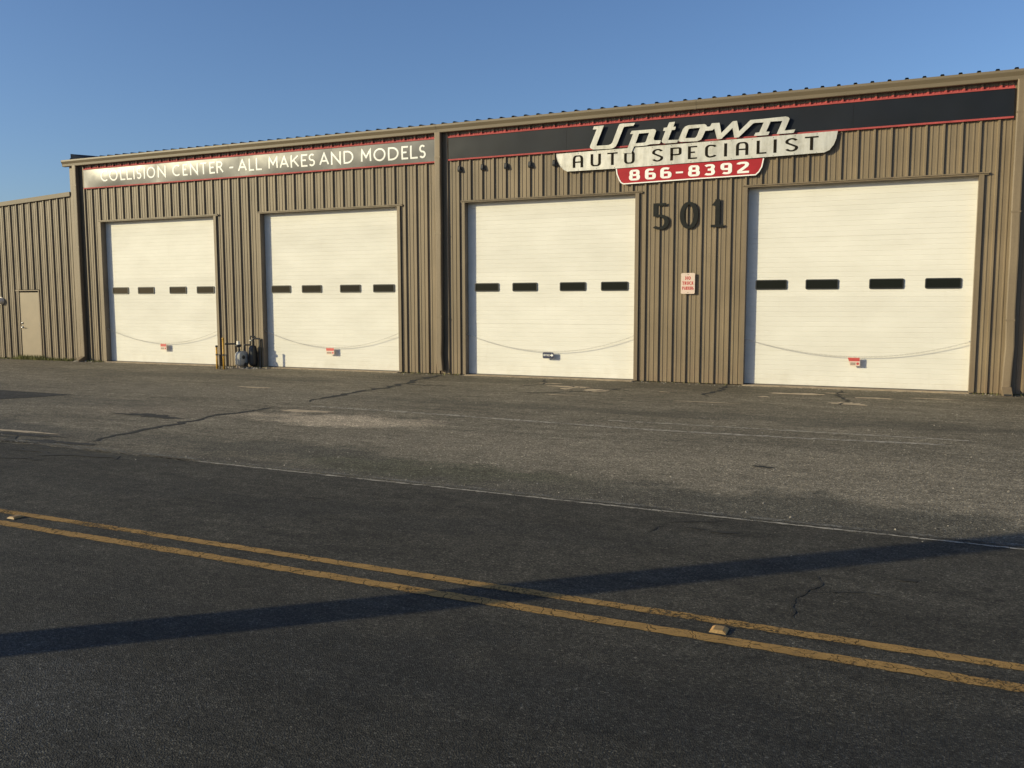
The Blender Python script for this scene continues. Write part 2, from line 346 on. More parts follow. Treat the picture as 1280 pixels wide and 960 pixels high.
DIG = {
 '8': [(rrect(.06, .94, .5, 1, .2, .2), True), (rrect(0, 1, 0, .5, .2, .2), True)],
 '6': [(rrect(0, 1, 0, .54, .22, .2), True), ([(0, .3), (0, .75)] + arc(.28, .75, .28, .25, 170, 90, 5) + [(.6, 1), (.9, .94)], False)],
 '9': [(rrect(0, 1, .46, 1, .22, .2), True), ([(1, .7), (1, .25)] + arc(.72, .25, .28, .25, -10, -90, 5) + [(.4, 0), (.1, .06)], False)],
 '3': [([(.0, .92), (.3, 1)] + arc(.7, .80, .28, .20, 90, -60, 6) + [(.88, .53), (.9, .48)] + arc(.72, .24, .28, .24, 50, -90, 6) + [(.3, 0), (0, .07)], False), ([(.3, .52), (.85, .52)], False)],
 '2': [([(.0, .86)] + arc(.3, .84, .3, .16, 150, 90, 3) + arc(.7, .82, .28, .18, 90, -30, 5) + [(.88, .62), (.12, .12), (.12, 0), (1.0, 0)], False)],
 '-': [([(0, .5), (1, .5)], False)],
}
def stroke_quads(pts, closed, a, b):
    q = [(x/a, z/b) for x, z in pts]; n = len(q); L = []; Rr = []
    for i in range(n):
        p0 = q[i-1] if (closed or i > 0) else None; p1 = q[(i+1) % n] if (closed or i < n-1) else None
        def nd(u, v):
            dx, dy = v[0]-u[0], v[1]-u[1]; l = math.hypot(dx, dy) or 1e-9; return (-dy/l, dx/l)
        if p0 is None: m = nd(q[i], p1)
        elif p1 is None: m = nd(p0, q[i])
        else:
            n0, n1 = nd(p0, q[i]), nd(q[i], p1); mx, my = n0[0]+n1[0], n0[1]+n1[1]; l = math.hypot(mx, my) or 1e-9
            mx, my = mx/l, my/l; k = min(1/max(mx*n0[0]+my*n0[1], .3), 2.6); m = (mx*k, my*k)
        L.append(((q[i][0]+m[0])*a, (q[i][1]+m[1])*b)); Rr.append(((q[i][0]-m[0])*a, (q[i][1]-m[1])*b))
    return L, Rr
def glyph(table, ch, x0, x1, z0, z1, tv, th, yf, thick, mat, parent, name='letter', sub=0):
    """tv: width of upright strokes, th: height of level strokes"""
    mb = MB()
    for si, (pts, closed) in enumerate(table[ch]):
        a, b = tv/2, th/2
        if ch in ('I',): px = [((x0+x1)/2, z0 + p[1]*(z1-z0)) for p in pts]
        else:
            ins = lambda p: (x0 + a + p[0]*(x1-x0-tv), z0 + b + p[1]*(z1-z0-th))
            px = [ins(p) for p in pts]
            if not closed:      # open ends that reach the box's edge run out to it
                def ext(p, qv, pu):
                    x, z = p
                    if abs(qv[0]-x) < 1e-6:
                        if pu[1] < .02: z = z0
                        if pu[1] > .98: z = z1
                    elif abs(qv[1]-z) < 1e-6:
                        if pu[0] < .02: x = x0
                        if pu[0] > .98: x = x1
                    return (x, z)
                px[0] = ext(px[0], px[1], pts[0]); px[-1] = ext(px[-1], px[-2], pts[-1])
        if sub:
            fine = []
            for i in range(len(px) if closed else len(px)-1):
                p, q = Vector(px[i]), Vector(px[(i+1) % len(px)]); m = max(1, int((q-p).length/sub)); fine += [tuple(p.lerp(q, j/m)) for j in range(m)]
            px = fine if closed else fine + [px[-1]]
        L, Q = stroke_quads(px, closed, a, b); y = yf - si*.0006; n = len(L); o = len(mb.v)
        for (lx, lz), (rx, rz) in zip(L, Q): mb.v += [(lx, y, lz), (rx, y, rz), (lx, yf+thick, lz), (rx, yf+thick, rz)]
        for i in range(n if closed else n-1):
            A, B = o+4*i, o+4*((i+1) % n)
            mb.f += [(A, B, B+1, A+1), (A+2, A, B, B+2)[::-1], (A+1, A+3, B+3, B+1)[::-1]]
        if not closed: mb.f += [(o, o+1, o+3, o+2), (o+4*(n-1), o+4*(n-1)+2, o+4*(n-1)+3, o+4*(n-1)+1)]
    return mb.build(name, mat, parent)

# ------------------------------------------------------------------ ground
def sheet(name, x0, x1, y0, y1, z, mat, kind='structure'):
    mb = MB(); mb.add([(x0, y0, z), (x1, y0, z), (x1, y1, z), (x0, y1, z)], [(0, 1, 2, 3)])
    return tag(mb.build(name, mat), kind=kind)
M['dirt'] = simple('dry roadside ground', (.16, .135, .085), .95, 0, .3, 1.5)
terrain = sheet('terrain', -900, 900, -900, 900, -.02, 'dirt')
lot = sheet('parking_lot', -45, 40, -12.4, 14, 0, 'lot')
mb = MB(); rr_ = random.Random(77); ed = [(-400, -10.2)]; x = -30.0; wq = 0
while x < 16:
    wq = wq*.8 + rr_.uniform(-.018, .018); ed.append((x, -11.34 - .036*(x+3.9)*.5 + wq)); x += .06
ed.append((400, -12.2))
for (x, y) in ed: mb.v += [(x, y, .004), (x, -17.6, .004)]
mb.f = [(2*i, 2*i+1, 2*i+3, 2*i+2) for i in range(len(ed)-1)]
road = tag(mb.build('road', 'road'), kind='structure')
def jag_band(name, pts, wid, z, mat, parent, jit=.3, sub=.06, seed=1):
    """a flat ribbon along pts with ragged edges"""
    rnd = random.Random(seed); P = []
    for (a, b) in zip(pts[:-1], pts[1:]):
        a, b = Vector(a), Vector(b); n = max(2, int((b-a).length/sub))
        for i in range(n): P.append(a.lerp(b, i/n))
    P.append(Vector(pts[-1])); mb = MB(); wob = 0
    for i, p in enumerate(P):
        d = (P[min(i+1, len(P)-1)]-P[max(0, i-1)]).normalized(); nrm = Vector((-d.y, d.x))
        if jit > 1: wob = wob*.62 + rnd.uniform(-1, 1)*wid*jit*.5
        taper = min(1, i/4+.15, (len(P)-1-i)/4+.15) if jit > 1 else 1
        wl = wid*.5*(1+rnd.uniform(-min(jit, .85), min(jit, .85)))*taper; wr = wid*.5*(1+rnd.uniform(-min(jit, .85), min(jit, .85)))*taper
        c = p + nrm*wob
        mb.v += [(*(c+nrm*wl), z), (*(c-nrm*wr), z)]
    for i in range(len(P)-1): mb.f.append((2*i, 2*i+1, 2*i+3, 2*i+2))
    return mb.build(name, mat, parent)
def at(x, y0=-13.75, slope=-.0215): return y0 + slope*(x+3.9)
# double yellow centre line, white edge line
def line(name, off, wd, mat, z, x0, x1, seed, y0=-13.70, jit=.10, slope=-.0215):
    pts = [(x, at(x, y0, slope)+off) for x in (x0, -12, -6, 0, 6, x1)]
    return tag(jag_band(name, pts, wd, z, mat, None, jit, .05, seed), kind='structure')
line('yellow_center_line', -.060, .088, 'yellow', .008, -30, 16, 3, jit=.14)
line('yellow_center_line', -.320, .098, 'yellow', .008, -30, 16, 4, jit=.14)
line('white_edge_line', 0, .075, 'wline', .0082, -30, 16, 5, -11.24, .25, -.036)
line('white_edge_line', -.10, .035, 'faint', .0086, -4.2, 8, 6, -11.24, .6, -.036)
tag(jag_band('faded_stall_line', [(-6.2, -6.6), (-4.3, -6.65), (-.3, -7.0), (1.8, -6.96), (3.5, -6.8)], .10, .0045, 'faint', None, .5, .05, 8), kind='structure')
tag(jag_band('faded_stall_line', [(-1.0, -6.3), (3.8, -6.35)], .07, .0045, 'faint', None, .6, .05, 9), kind='structure')
def crack(pts, wid, seed, z=.005, parent=lot): return jag_band('crack', pts, wid, z, 'crack', parent, 1.6, max(.03, wid*1.3), seed)
crack([(-7.12, -.1), (-6.95, -1.2), (-6.88, -2.57), (-6.7, -4.4), (-6.67, -6.1)], .13, 11)
crack([(-6.62, -6.9), (-6.75, -8.2), (-6.73, -8.97), (-6.6, -10.0), (-6.5, -10.85)], .10, 12)
crack([(-6.9, -2.4), (-6.2, -2.7), (-5.7, -2.3)], .05, 13)
crack([(-11, -10.7), (-9, -10.95), (-8.0, -10.9), (-7.2, -11.15), (-6.4, -11.3)], .11, 14)
crack([(-6.9, -11.55), (-6.2, -11.75), (-5.6, -11.5), (-5.0, -11.62)], .11, 15, .009, road)
crack([(-7.6, -11.8), (-6.6, -12.05), (-5.9, -11.9)], .05, 16, .009, road)
crack([(-.3, -.15), (-.25, -1.1), (-.4, -2.0), (-.3, -2.6)], .08, 17)
crack([(-2.1, -1.6), (-2.6, -2.5), (-3.3, -2.9), (-3.7, -3.4)], .06, 18)
crack([(-4.4, -.2), (-4.0, -1.4), (-4.3, -2.2)], .06, 19)
crack([(2.0, -.3), (1.9, -1.3), (2.2, -2.2), (2.1, -3.0)], .05, 31)
crack([(-3.4, -1.5), (-2.9, -1.9), (-2.3, -1.8), (-1.8, -2.2)], .05, 32)
crack([(2.4, -14.6-(-.9)), (2.35, -13.35), (2.5, -13.0), (2.42, -12.75)], .010, 20, .009, road)
crack([(2.42, -13.2), (2.75, -13.05), (2.9, -13.1)], .009, 21, .009, road)
crack([(1.2, -11.9), (1.55, -11.72), (1.7, -11.6)], .012, 22, .009, road)
crack([(1.15, -12.3), (1.2, -12.05), (1.3, -11.95)], .014, 23, .009, road)
crack([(3.75, -12.95), (3.8, -12.7), (3.72, -12.6)], .012, 24, .009, road)
def blob(name, cx, cy, rx, ry, z, mat, parent, seed, n=40, rough=.35):
    rnd = random.Random(seed); ph = [rnd.uniform(0, 6.28) for _ in range(5)]; mb = MB(); ring = []
    for i in range(n):
        th = 6.2832*i/n; k = 1 + rough*(.5*math.sin(2*th+ph[0])+.35*math.sin(3*th+ph[1])+.3*math.sin(5*th+ph[2])+.25*math.sin(9*th+ph[3])+rnd.uniform(-.25, .25))
        ring.append((cx+rx*k*math.cos(th), cy+ry*k*math.sin(th), z))
    mb.add(ring, [tuple(range(n))]); return mb.build(name, mat, parent)
for i, (cx, cy, rx, ry) in enumerate([(-3.25, -1.75, .42, .16), (-2.55, -2.25, .22, .30), (-3.2, -2.15, .15, .12), (1.25, -1.35, .48, .15), (2.2, -2.68, .27, .20), (2.6, -1.6, .30, .10), (.7, -2.1, .10, .09), (3.6, -1.3, .35, .06), (-1.2, -2.0, .12, .05), (-3.9, -1.2, .25, .07), (1.9, -1.0, .2, .05), (-.1, -3.4, .5, .05), (-2.9, -3.3, .3, .05), (-9.3, -4.4, .5, .08), (-5.9, -7.2, .5, .12), (-8.3, -10.55, .7, .06), (-10.3, -10.4, .5, .07)]):
    blob('bare_patch', cx, cy, rx, ry, .0042, 'concrete', lot, 40+i)
pm = MB(); pm.add([(-20, -9.2, .0041), (-12.6, -8.9, .0041), (-11.6, -6.9, .0041), (-20, -6.7, .0041)], [(0, 1, 2, 3)])
pm.build('asphalt_patch', 'patch', lot)
crack([(-12.6, -8.9), (-12.1, -7.9), (-11.6, -6.9)], .05, 30)
for i, (cx, cy, rx, ry) in enumerate([(-8.6, -10.75, 1.0, .12), (-6.9, -11.0, .5, .10), (-7.8, -8.6, .5, .16)]):
    blob('asphalt_patch', cx, cy, rx, ry, .0041, 'patch', lot, 90+i, 44, .6)
for i, (cx, cy, rx, ry) in enumerate([(1.72, -12.0, .10, .03), (1.5, -11.98, .06, .02), (3.0, -12.7, .05, .03), (-1.9, -12.3, .12, .02), (2.2, -16.0, .03, .02), (1.62, -9.15, .10, .05)]):
    blob('tar_spot', cx, cy, rx, ry, .0085 if cy < -11.4 else .0045, 'crack', road if cy < -11.4 else lot, 70+i, 24, .5)
# loose stones
mb = MB(); rnd = random.Random(5)
for i in range(2600):
    x = rnd.uniform(-15, 8); y = -11.3*rnd.random()**.8 - .15 if rnd.random() < .82 else rnd.uniform(-11.9, -11.0); s = rnd.choice([.004, .005, .006, .008, .011]) * rnd.uniform(.7, 1.3)
    if i < 60: x = rnd.uniform(-13.7, -12.4); y = rnd.uniform(-.55, -.1); s = rnd.uniform(.02, .05)
    if 60 <= i < 80: x = rnd.uniform(-19.7, -19.0); y = rnd.uniform(-.35, -.12); s = rnd.uniform(.02, .05)
    if 80 <= i < 480: x = rnd.uniform(-19.6, 5.5); y = -.02-.35*rnd.random()**2; s = rnd.uniform(.008, .022)
    a = rnd.uniform(0, 6.28); c, d = math.cos(a)*s, math.sin(a)*s; h = s*rnd.uniform(.5, 1.0)
    mb.add([(x+c, y+d, 0), (x-d*.8, y+c*.8, 0), (x-c, y-d, 0), (x+d*.9, y-c*.9, 0), (x+c*.3, y+d*.3, h), (x-c*.35, y-d*.2, h*.9)],
           [(0, 1, 4), (1, 2, 5), (1, 5, 4), (2, 3, 5), (3, 0, 4), (3, 4, 5)])
tag(mb.build('loose_gravel', 'stone'), 'small pale stones scattered over the worn parking asphalt', 'gravel', kind='stuff')

# ------------------------------------------------------------------ the building
FT = .3048
PAN, TOP = .040, 0.0
EAVE = 5.93
X0, X1 = -19.75, 9.6
OPEN = [(-18.58, -14.30), (-12.70, -8.455), (-6.58, -2.395), (0.0, 4.245)]
HEAD = 4.125
DOORY = .175
bld = thing('auto_shop_building', 'long tan ribbed steel garage building with four white overhead doors', 'building', (0, 0, 0))
def phase(x): return .035 if x < -7.24 else 0.0
def profile(x0, x1, ph):
    """rib profile: rib crests face the street (y = 0), pans lie behind"""
    pts = []
    k0 = math.floor((x0-ph)/FT)-1; k1 = math.ceil((x1-ph)/FT)+1
    for k in range(k0, k1+1):
        c = k*FT + ph - .036
        pts += [(c-.031, PAN), (c-.016, TOP), (c+.016, TOP), (c+.029, PAN)]
        for m in (.1016, .2032): pts += [(c+m-.018, PAN), (c+m-.010, PAN-.010), (c+m+.010, PAN-.010), (c+m+.018, PAN)]
    def yat(x):
        for (a, ya), (b, yb) in zip(pts[:-1], pts[1:]):
            if a <= x <= b: return ya + (yb-ya)*(x-a)/max(b-a, 1e-9)
        return PAN
    return [(x0, yat(x0))] + [p for p in pts if x0+1e-4 < p[0] < x1-1e-4] + [(x1, yat(x1))]
def ribbed(name, x0, x1, z0, z1, ph, mat, parent, ztop=None, rnd=random.Random(3)):
    pr = profile(x0, x1, ph); mb = MB(); nz = 1
    for x, y in pr: mb.v += [(x, y, z0), (x, y, ztop(x) if ztop else z1)]
    for i in range(len(pr)-1): mb.f.append((2*i, 2*i+2, 2*i+3, 2*i+1))
    return mb.build(name, mat, parent)
# cut the wall into 3 ft sheets, broken at the door openings
br = set([X0, X1])
x = X0
k = math.ceil((X0+.05)/(3*FT))
while k*3*FT + .05 < X1: br.add(k*3*FT + .05); k += 1
for a, b in OPEN: br |= {a-.002, b+.002}
br = sorted(br)
for a, b in zip(br[:-1], br[1:]):
    if b-a < .01: continue
    c = (a+b)/2; inside = any(o0-.01 < c < o1+.01 for o0, o1 in OPEN)
    ribbed('wall_panel', a, b, HEAD+.03 if inside else .015, EAVE, phase(c), 'tan', bld)
# screw heads in rows
mb = MB(); rs = random.Random(9)
for zrow in (.35, 1.5, 2.75, 4.5, 5.0):
    kk = math.ceil(X0/FT)
    while kk*FT < X1:
        xx = kk*FT + phase(kk*FT) + .012; kk += 1
        if any(o0-.08 < xx < o1+.1 for o0, o1 in OPEN) and zrow < HEAD+.1: continue
        if rs.random() < .25: continue
        s = .008; zz = zrow + rs.uniform(-.012, .012); mb.box(xx-s, xx+s, PAN-.008, PAN, zz-s, zz+s)
tag(mb.build('screw_heads', 'jamb', bld), kind='stuff')
# end walls, back wall, roof
mb = MB(); D = 14.0; RZ = EAVE + D/2/12*1.0
mb.add([(X0, 0.05, .0), (X0, D, 0), (X0, D, EAVE), (X0, D/2, RZ), (X0, .05, EAVE)], [(0, 1, 2, 3, 4)]); mb.build('side_wall', 'tan', bld)
mb = MB(); mb.add([(X1, 0.05, .0), (X1, D, 0), (X1, D, EAVE), (X1, D/2, RZ), (X1, .05, EAVE)], [(0, 1, 2, 3, 4)]); mb.build('side_wall', 'tan', bld)
MB().box(X0, X1, D-.05, D, 0, EAVE).build('back_wall', 'tan', bld)
def roof_mesh():
    mb = MB(); pr = []
    for k in range(3):
        c = k*FT + .15
        pr += [(k*FT, 0), (c-.045, 0), (c-.026, .046), (c+.026, .046), (c+.045, 0)]
    pr.append((3*FT, 0))
    for (x, h) in pr: mb.v += [(x, -.055, 5.982+h), (x, D/2, 5.982+h+(D/2+.055)/12), (x, D+.05, 5.982+h)]
    for i in range(len(pr)-1): mb.f += [(3*i, 3*i+3, 3*i+4, 3*i+1), (3*i+1, 3*i+4, 3*i+5, 3*i+2)]
    return mb.mesh('roof_panel', 'roof')
rm = roof_mesh(); xx = X0 - .02
while xx < X1:
    o = link('roof_panel', rm, bld); o.location = (xx, 0, 0); xx += 3*FT
# wedge of rake flashing at the far end of the roof
mb = MB(); mb.add([(-19.62, -.05, 5.98), (-18.95, -.05, 5.985), (-19.62, -.05, 6.155), (-19.62, D/2, 6.57), (-18.95, D/2, 6.575), (-19.62, D/2, 6.74)], [(0, 1, 2), (3, 5, 4), (0, 2, 5, 3), (1, 4, 5, 2), (0, 3, 4, 1)])
mb.build('rake_flashing', 'slate', bld)
# eave soffit strip, gutters
MB().box(X0+.01, X1, .005, .05, EAVE-.002, EAVE+.045).build('eave_strip', 'jamb', bld)
gp = [(-.01, 5.79), (-.105, 5.79), (-.112, 5.80), (-.118, 5.86), (-.148, 5.915), (-.155, 5.93), (-.155, 5.972), (-.145, 5.976), (-.145, 5.93), (-.108, 5.86), (-.10, 5.80), (-.01, 5.80)]
gj = [X0-.16, -13.6, -7.3, -1.1, 4.9, X1+.1]
for i, (a, b) in enumerate(zip(gj[:-1], gj[1:])):
    o = MB().prism_x(gp, a+.002, b-.002).build('gutter', 'gutter', bld)
for a in gj[1:-1]:
    MB().prism_x([(y-(.004 if y < -.1 else 0), z-(.004 if z < 5.8 else 0)) for y, z in gp[:7]]+[(-.149, 5.979), (-.01, 5.82)], a-.025, a+.025).build('gutter_joint', 'gutter', bld)
MB().add([(X0-.165, y, z) for y, z in gp[:8]] + [(X0-.165, -.01, 5.976)] + [(X0-.16, y, z) for y, z in gp[:8]] + [(X0-.16, -.01, 5.976)], [tuple(range(9)), tuple(range(17, 8, -1))]).build('gutter_end_cap', 'gutter', bld)
# downspouts
def downspout(xc, kick, dent):
    mb = MB(); hw = .075; zs = [.10, .5, .9, 1.6, 2.6, 3.6, 4.6, 5.5, 5.80]; rn = random.Random(int(xc*10)+99)
    for z in zs:
        dx = rn.uniform(-.006, .006) + (rn.uniform(-.02, .02) if z < 1 and dent else 0); dy = rn.uniform(-.004, .004)
        mb.v += [(xc-hw+dx, -.012, z), (xc-hw+dx, -.118+dy, z), (xc-hw+.02+dx, -.125+dy, z), (xc+hw-.02+dx, -.125+dy, z), (xc+hw+dx, -.118+dy, z), (xc+hw+dx, -.012, z)]
    for i in range(len(zs)-1):
        for k in range(6): a = 6*i+k; b = 6*i+(k+1) % 6; mb.f.append((a, b, b+6, a+6))
    d = mb.build('downspout', 'trim', bld)
    if kick:
        m2 = MB(); pr = [(-.02, .16), (-.125, .16), (-.34, .05), (-.34, .005), (-.10, .01), (-.02, .01)]
        m2.prism_x(pr, xc-hw-.002, xc+hw+.002); m2.build('outlet_elbow', 'trim', d)
        MB().box(xc-hw+.012, xc+hw-.012, -.346, -.338, .012, .045).build('outlet_mouth', 'black', d)
    for z in (1.4, 3.4, 5.2): MB().box(xc-hw-.006, xc+hw+.006, -.130, -.126, z, z+.03).build('strap', 'trim', d)
    return d
downspout(-19.44, True, False); downspout(-7.245, False, True); downspout(4.865, True, True)
# corner trim of the far end
MB().box(X0-.004, X0+.10, -.008, .03, .02, 5.79).build('corner_trim', 'trim', bld)
# ---- overhead doors
SEC = .6096
def section_mesh(w_, kind):
    """one ribbed section, front at y = 0"""
    mb = MB(); pr = [(.0042, 0), (.0042, .002), (0, .007)]
    for g in range(1, 6):
        z = g*SEC/6; pr += [(0, z-.007), (.0042, z-.002), (.0042, z+.002), (0, z+.007)]
    pr += [(0, SEC-.007), (.0042, SEC-.002), (.0042, SEC)]
    for y, z in pr: mb.v += [(0, y, z), (w_, y, z)]
    for i in range(len(pr)-1): mb.f.append((2*i, 2*i+1, 2*i+3, 2*i+2))
    return mb.mesh('door_section', 'door')
def rr_ring(x0, x1, z0, z1, r, n=5): return [(x, z) for x, z in rrect(x0, x1, z0, z1, r, r, n)]
wf_mesh = poly_mesh([rr_ring(0, .635, 0, .205, .032), rr_ring(.022, .613, .022, .183, .018)], -.016, .018); wf_mesh.materials.clear(); wf_mesh.materials.append(M['frame'])
pane = MB(); pane.add([(x, -.004, z) for x, z in rr_ring(.018, .617, .018, .187, .018)], [tuple(range(24))]); pane_mesh = pane.mesh('window_pane', 'glass')
dlab = ['white overhead door at the far left beside the annex', 'white overhead door just right of the gas meter', 'white overhead door right of the middle downspout with the navy sign', 'largest looking white overhead door at the far right']
for i, (a, b) in enumerate(OPEN):
    rn = random.Random(i)
    d = bpy.data.objects.new('garage_door', None); COL.objects.link(d); d.parent = bld; d.location = (a, DOORY, .03); d['label'] = dlab[i]
    wv = b-a
    sm = section_mesh(wv + .16, 0)
    def ch(name, me, loc):
        o = bpy.data.objects.new(name, me); COL.objects.link(o); o.parent = d; o.location = loc; return o
    for s in range(7): ch('door_section', sm, (-.08, rn.uniform(-.0015, .0015), s*SEC))
    sc = wv/4.22
    for wx in (.185, 1.18, 2.385, 3.39):
        ch('window_frame', wf_mesh, (wx*sc, -.002, 1.985)); ch('window_pane', pane_mesh, (wx*sc, -.002, 1.985))
    ch('bottom_seal', MB().box(-.05, wv+.05, -.008, .02, -.03, .0005).mesh('bottom_seal', 'black'), (0, 0, 0))
    # opening: jambs, head, trims, sill
    MB().box(a-.03, a, -.002, DOORY+.03, .004, HEAD+.03).build('door_jamb', 'jamb', bld)
    MB().box(b, b+.03, -.002, DOORY+.03, .004, HEAD+.03).build('door_jamb', 'jamb', bld)
    MB().box(a, b, .002, DOORY+.03, HEAD, HEAD+.028).build('door_head', 'jamb', bld)
    MB().box(a-.075, a-.0005, -.008, -.003, .02, HEAD+.002).build('jamb_trim', 'trim', bld)
    MB().box(b+.0005, b+.085, -.008, -.003, .02, HEAD+.002).build('jamb_trim', 'trim', bld)
    mb = MB().prism_x([(.002, HEAD+.055), (-.030, HEAD+.044), (-.032, HEAD+.030), (-.010, HEAD+.028), (-.010, HEAD+.004), (.002, HEAD+.004)], a-.10, b+.16)
    mb.build('head_trim', 'trim', bld)
    MB().box(a+.001, b-.001, -.10, DOORY+.06, -.01, .018).build('door_sill', 'sill', bld, bevel=.004)
# dark interior behind the doors is closed by the wall itself; brackets left on the siding
for i, (bx, bz) in enumerate([(-6.70, 4.915), (-6.09, 4.915), (-5.485, 4.905), (-4.88, 4.90), (-4.285, 4.895)]):
    mb = MB(); mb.prism_x([(-.002, bz-.06), (-.035, bz-.06), (-.05, bz-.02), (-.03, bz+.06), (-.002, bz+.08)], bx-.045, bx+.012)
    mb.add([(bx+.012, -.002, bz-.06), (bx+.055, -.002, bz-.05), (bx+.012, -.002, bz+.03), (bx+.012, -.03, bz-.06), (bx+.055, -.02, bz-.05), (bx+.012, -.03, bz+.03)], [(0, 1, 2), (3, 5, 4), (0, 3, 4, 1), (1, 4, 5, 2), (0, 2, 5, 3)])
    mb.build('bracket', 'black', bld)

# ------------------------------------------------------------------ annex
anx = thing('annex_building', 'low tan ribbed annex with a single door at the left edge', 'building', (-23, 0, 0))
AX0, AX1 = -27.2, -19.76
atop = lambda x: 4.985 + (x-AX1)*.052
ADX0, ADX1, ADH = -22.33, -21.36, 2.13
abr = sorted({AX0, AX1, ADX0, ADX1} | {-19.76-.05-k*3*FT for k in range(0, 9) if -19.81-k*3*FT > AX0})
for a, b in zip(abr[:-1], abr[1:]):
    if b-a < .01: continue
    c = (a+b)/2
    ribbed('wall_panel', a, b, ADH+.045 if ADX0 < c < ADX1 else .02, 0, .10, 'tan', anx, lambda x: atop(x)-.01)
mb = MB()
mb.add([(AX0, -.035, atop(AX0)-.05), (AX1-.002, -.035, atop(AX1)-.05), (AX1-.002, -.045, atop(AX1)+.075), (AX0, -.045, atop(AX0)+.075), (AX0, .06, atop(AX0)-.05), (AX1-.002, .06, atop(AX1)-.05), (AX1-.002, .06, atop(AX1)+.075), (AX0, .06, atop(AX0)+.075)],
       [(0, 1, 2, 3), (4, 7, 6, 5), (0, 4, 5, 1), (3, 2, 6, 7), (0, 3, 7, 4), (1, 5, 6, 2)])
mb.build('roof_edge_trim', 'gutter', anx)
MB().add([(AX0, .055, atop(AX0)+.04), (AX1-.004, .055, atop(AX1)+.04), (AX1-.004, 10, atop(AX1)+.04), (AX0, 10, atop(AX0)+.04)], [(0, 1, 2, 3)]).build('roof', 'roof', anx)
MB().add([(AX0, .04, 0), (AX0, 10, 0), (AX0, 10, atop(AX0)), (AX0, .04, atop(AX0))], [(0, 1, 2, 3)]).build('side_wall', 'tan', anx)
ad = MB().box(ADX0+.05, ADX1-.05, .03, .07, .03, ADH-.045).build('door', 'annex_door', anx, bevel=.004); ad['label'] = 'plain beige steel door with lever handle'
MB().box(ADX0, ADX0+.046, .010, .08, .02, ADH).build('door_frame', 'trim', anx)
MB().box(ADX1-.046, ADX1, .010, .08, .02, ADH).build('door_frame', 'trim', anx)
MB().box(ADX0-.09, ADX1+.02, -.004, .08, ADH+.001, ADH+.030).build('door_frame', 'trim', anx)
for z in (.32, 1.1, 1.82): MB().box(ADX1-.085, ADX1-.047, .012, .029, z-.06, z+.06).build('hinge', 'jamb', ad)
mb = MB().tube([(ADX0+.13, .03, 1.0), (ADX0+.13, -.03, 1.0), (ADX0+.15, -.035, 1.0), (ADX0+.24, -.035, .995)], .012, 8); mb.tube([(ADX0+.13, .03, 1.0), (ADX0+.13, .015, 1.0)], .034, 12); mb.build('lever_handle', 'steel', ad, True)
MB().tube([(ADX0+.125, .03, 1.13), (ADX0+.125, .008, 1.13)], .03, 12).build('deadbolt', 'steel', ad, True)
# rounded white fitting cut by the picture's left edge
wf = thing('wall_fitting', 'small white rounded fitting on the annex wall at the left edge', 'wall fitting', (-23.12, 0, 1.83))
mb = MB(); mb.tube([(-23.12, .0, 1.83), (-23.12, -.05, 1.83), (-23.12, -.10, 1.825), (-23.12, -.13, 1.82)], [.10, .115, .095, .05], 16); mb.build('cover', 'cream', wf, True)
MB().tube([(-23.12, .03, 1.83), (-23.12, -.004, 1.83)], .125, 16).build('backplate', 'cream', wf)

# ------------------------------------------------------------------ fascia signs
BZ0, BZ1 = 5.12, 5.685
def bow(x, z, cs, zb, amp):
    """how far a thin sign sheet bellies out between its fixings"""
    v = min(1, max(0, (z-zb-.02)/(BZ1-.035-zb)))
    for i, (a, b) in enumerate(zip(cs[:-1], cs[1:])):
        if a <= x <= b:
            u = (x-a)/(b-a); rn = random.Random(i*7+int(abs(cs[0])*10)); p1, p2, k = rn.uniform(0, 6), rn.uniform(0, 6), rn.uniform(.7, 1.25)
            return -.012 - amp*math.sin(math.pi*v)*(math.sin(math.pi*u)**.8 + .10*math.sin(9*u+p1) + .05*math.sin(19*u+p2))*k
    return -.012
def band(name, label, x0, x1, cuts, zb, amp, mat):
    t = thing(name, label, 'sign', ((x0+x1)/2, -.004, zb))
    cs = [x0]+cuts+[x1]
    for i, (a, b) in enumerate(zip(cs[:-1], cs[1:])):
        # thin sheet, a little buckled between its fixings
        nx, nz = 40, 14; mb = MB(); rn = random.Random(i+int(abs(x0)))
        for iz in range(nz+1):
            for ix in range(nx+1):
                u, v = ix/nx, iz/nz
                xx, zz = a+.0015+(b-a-.003)*u, zb+.02+(BZ1-.035-zb)*v
                mb.v.append((xx, bow(xx, zz, cs, zb, amp), zz))
        for iz in range(nz):
            for ix in range(nx): k = iz*(nx+1)+ix; mb.f.append((k, k+1, k+nx+2, k+nx+1))
        mb.build('sign_panel', mat, t, True)
    MB().box(x0, x1, -.030, -.002, zb-.012, zb+.022).build('lower_trim', 'pink', t)
    MB().box(x0, x1, -.026, -.003, BZ1-.022, BZ1+.006).build('upper_trim', 'pink', t)
    cr = [x0] + [k*3*FT+.05 for k in range(-40, 20) if x0+.05 < k*3*FT+.05 < x1-.05] + [x1]
    for a, b in zip(cr[:-1], cr[1:]):
        o = ribbed('red_wall_strip', a, b, BZ1-.02, BZ1+.052, phase((a+b)/2), 'pink', t); o.location.y = -.0025
    return t
sL = band('fascia_sign', 'glossy grey sign strip reading COLLISION CENTER - ALL MAKES AND MODELS', -19.17, -7.36, [-16.33, -13.33, -10.34], 5.12, .022, 'gloss')
sR = band('fascia_sign', 'plain charcoal sign strip with red edges behind the script lettering', -7.0, 4.76, [-4.0, -1.0, 2.0], 5.14, .003, 'band')
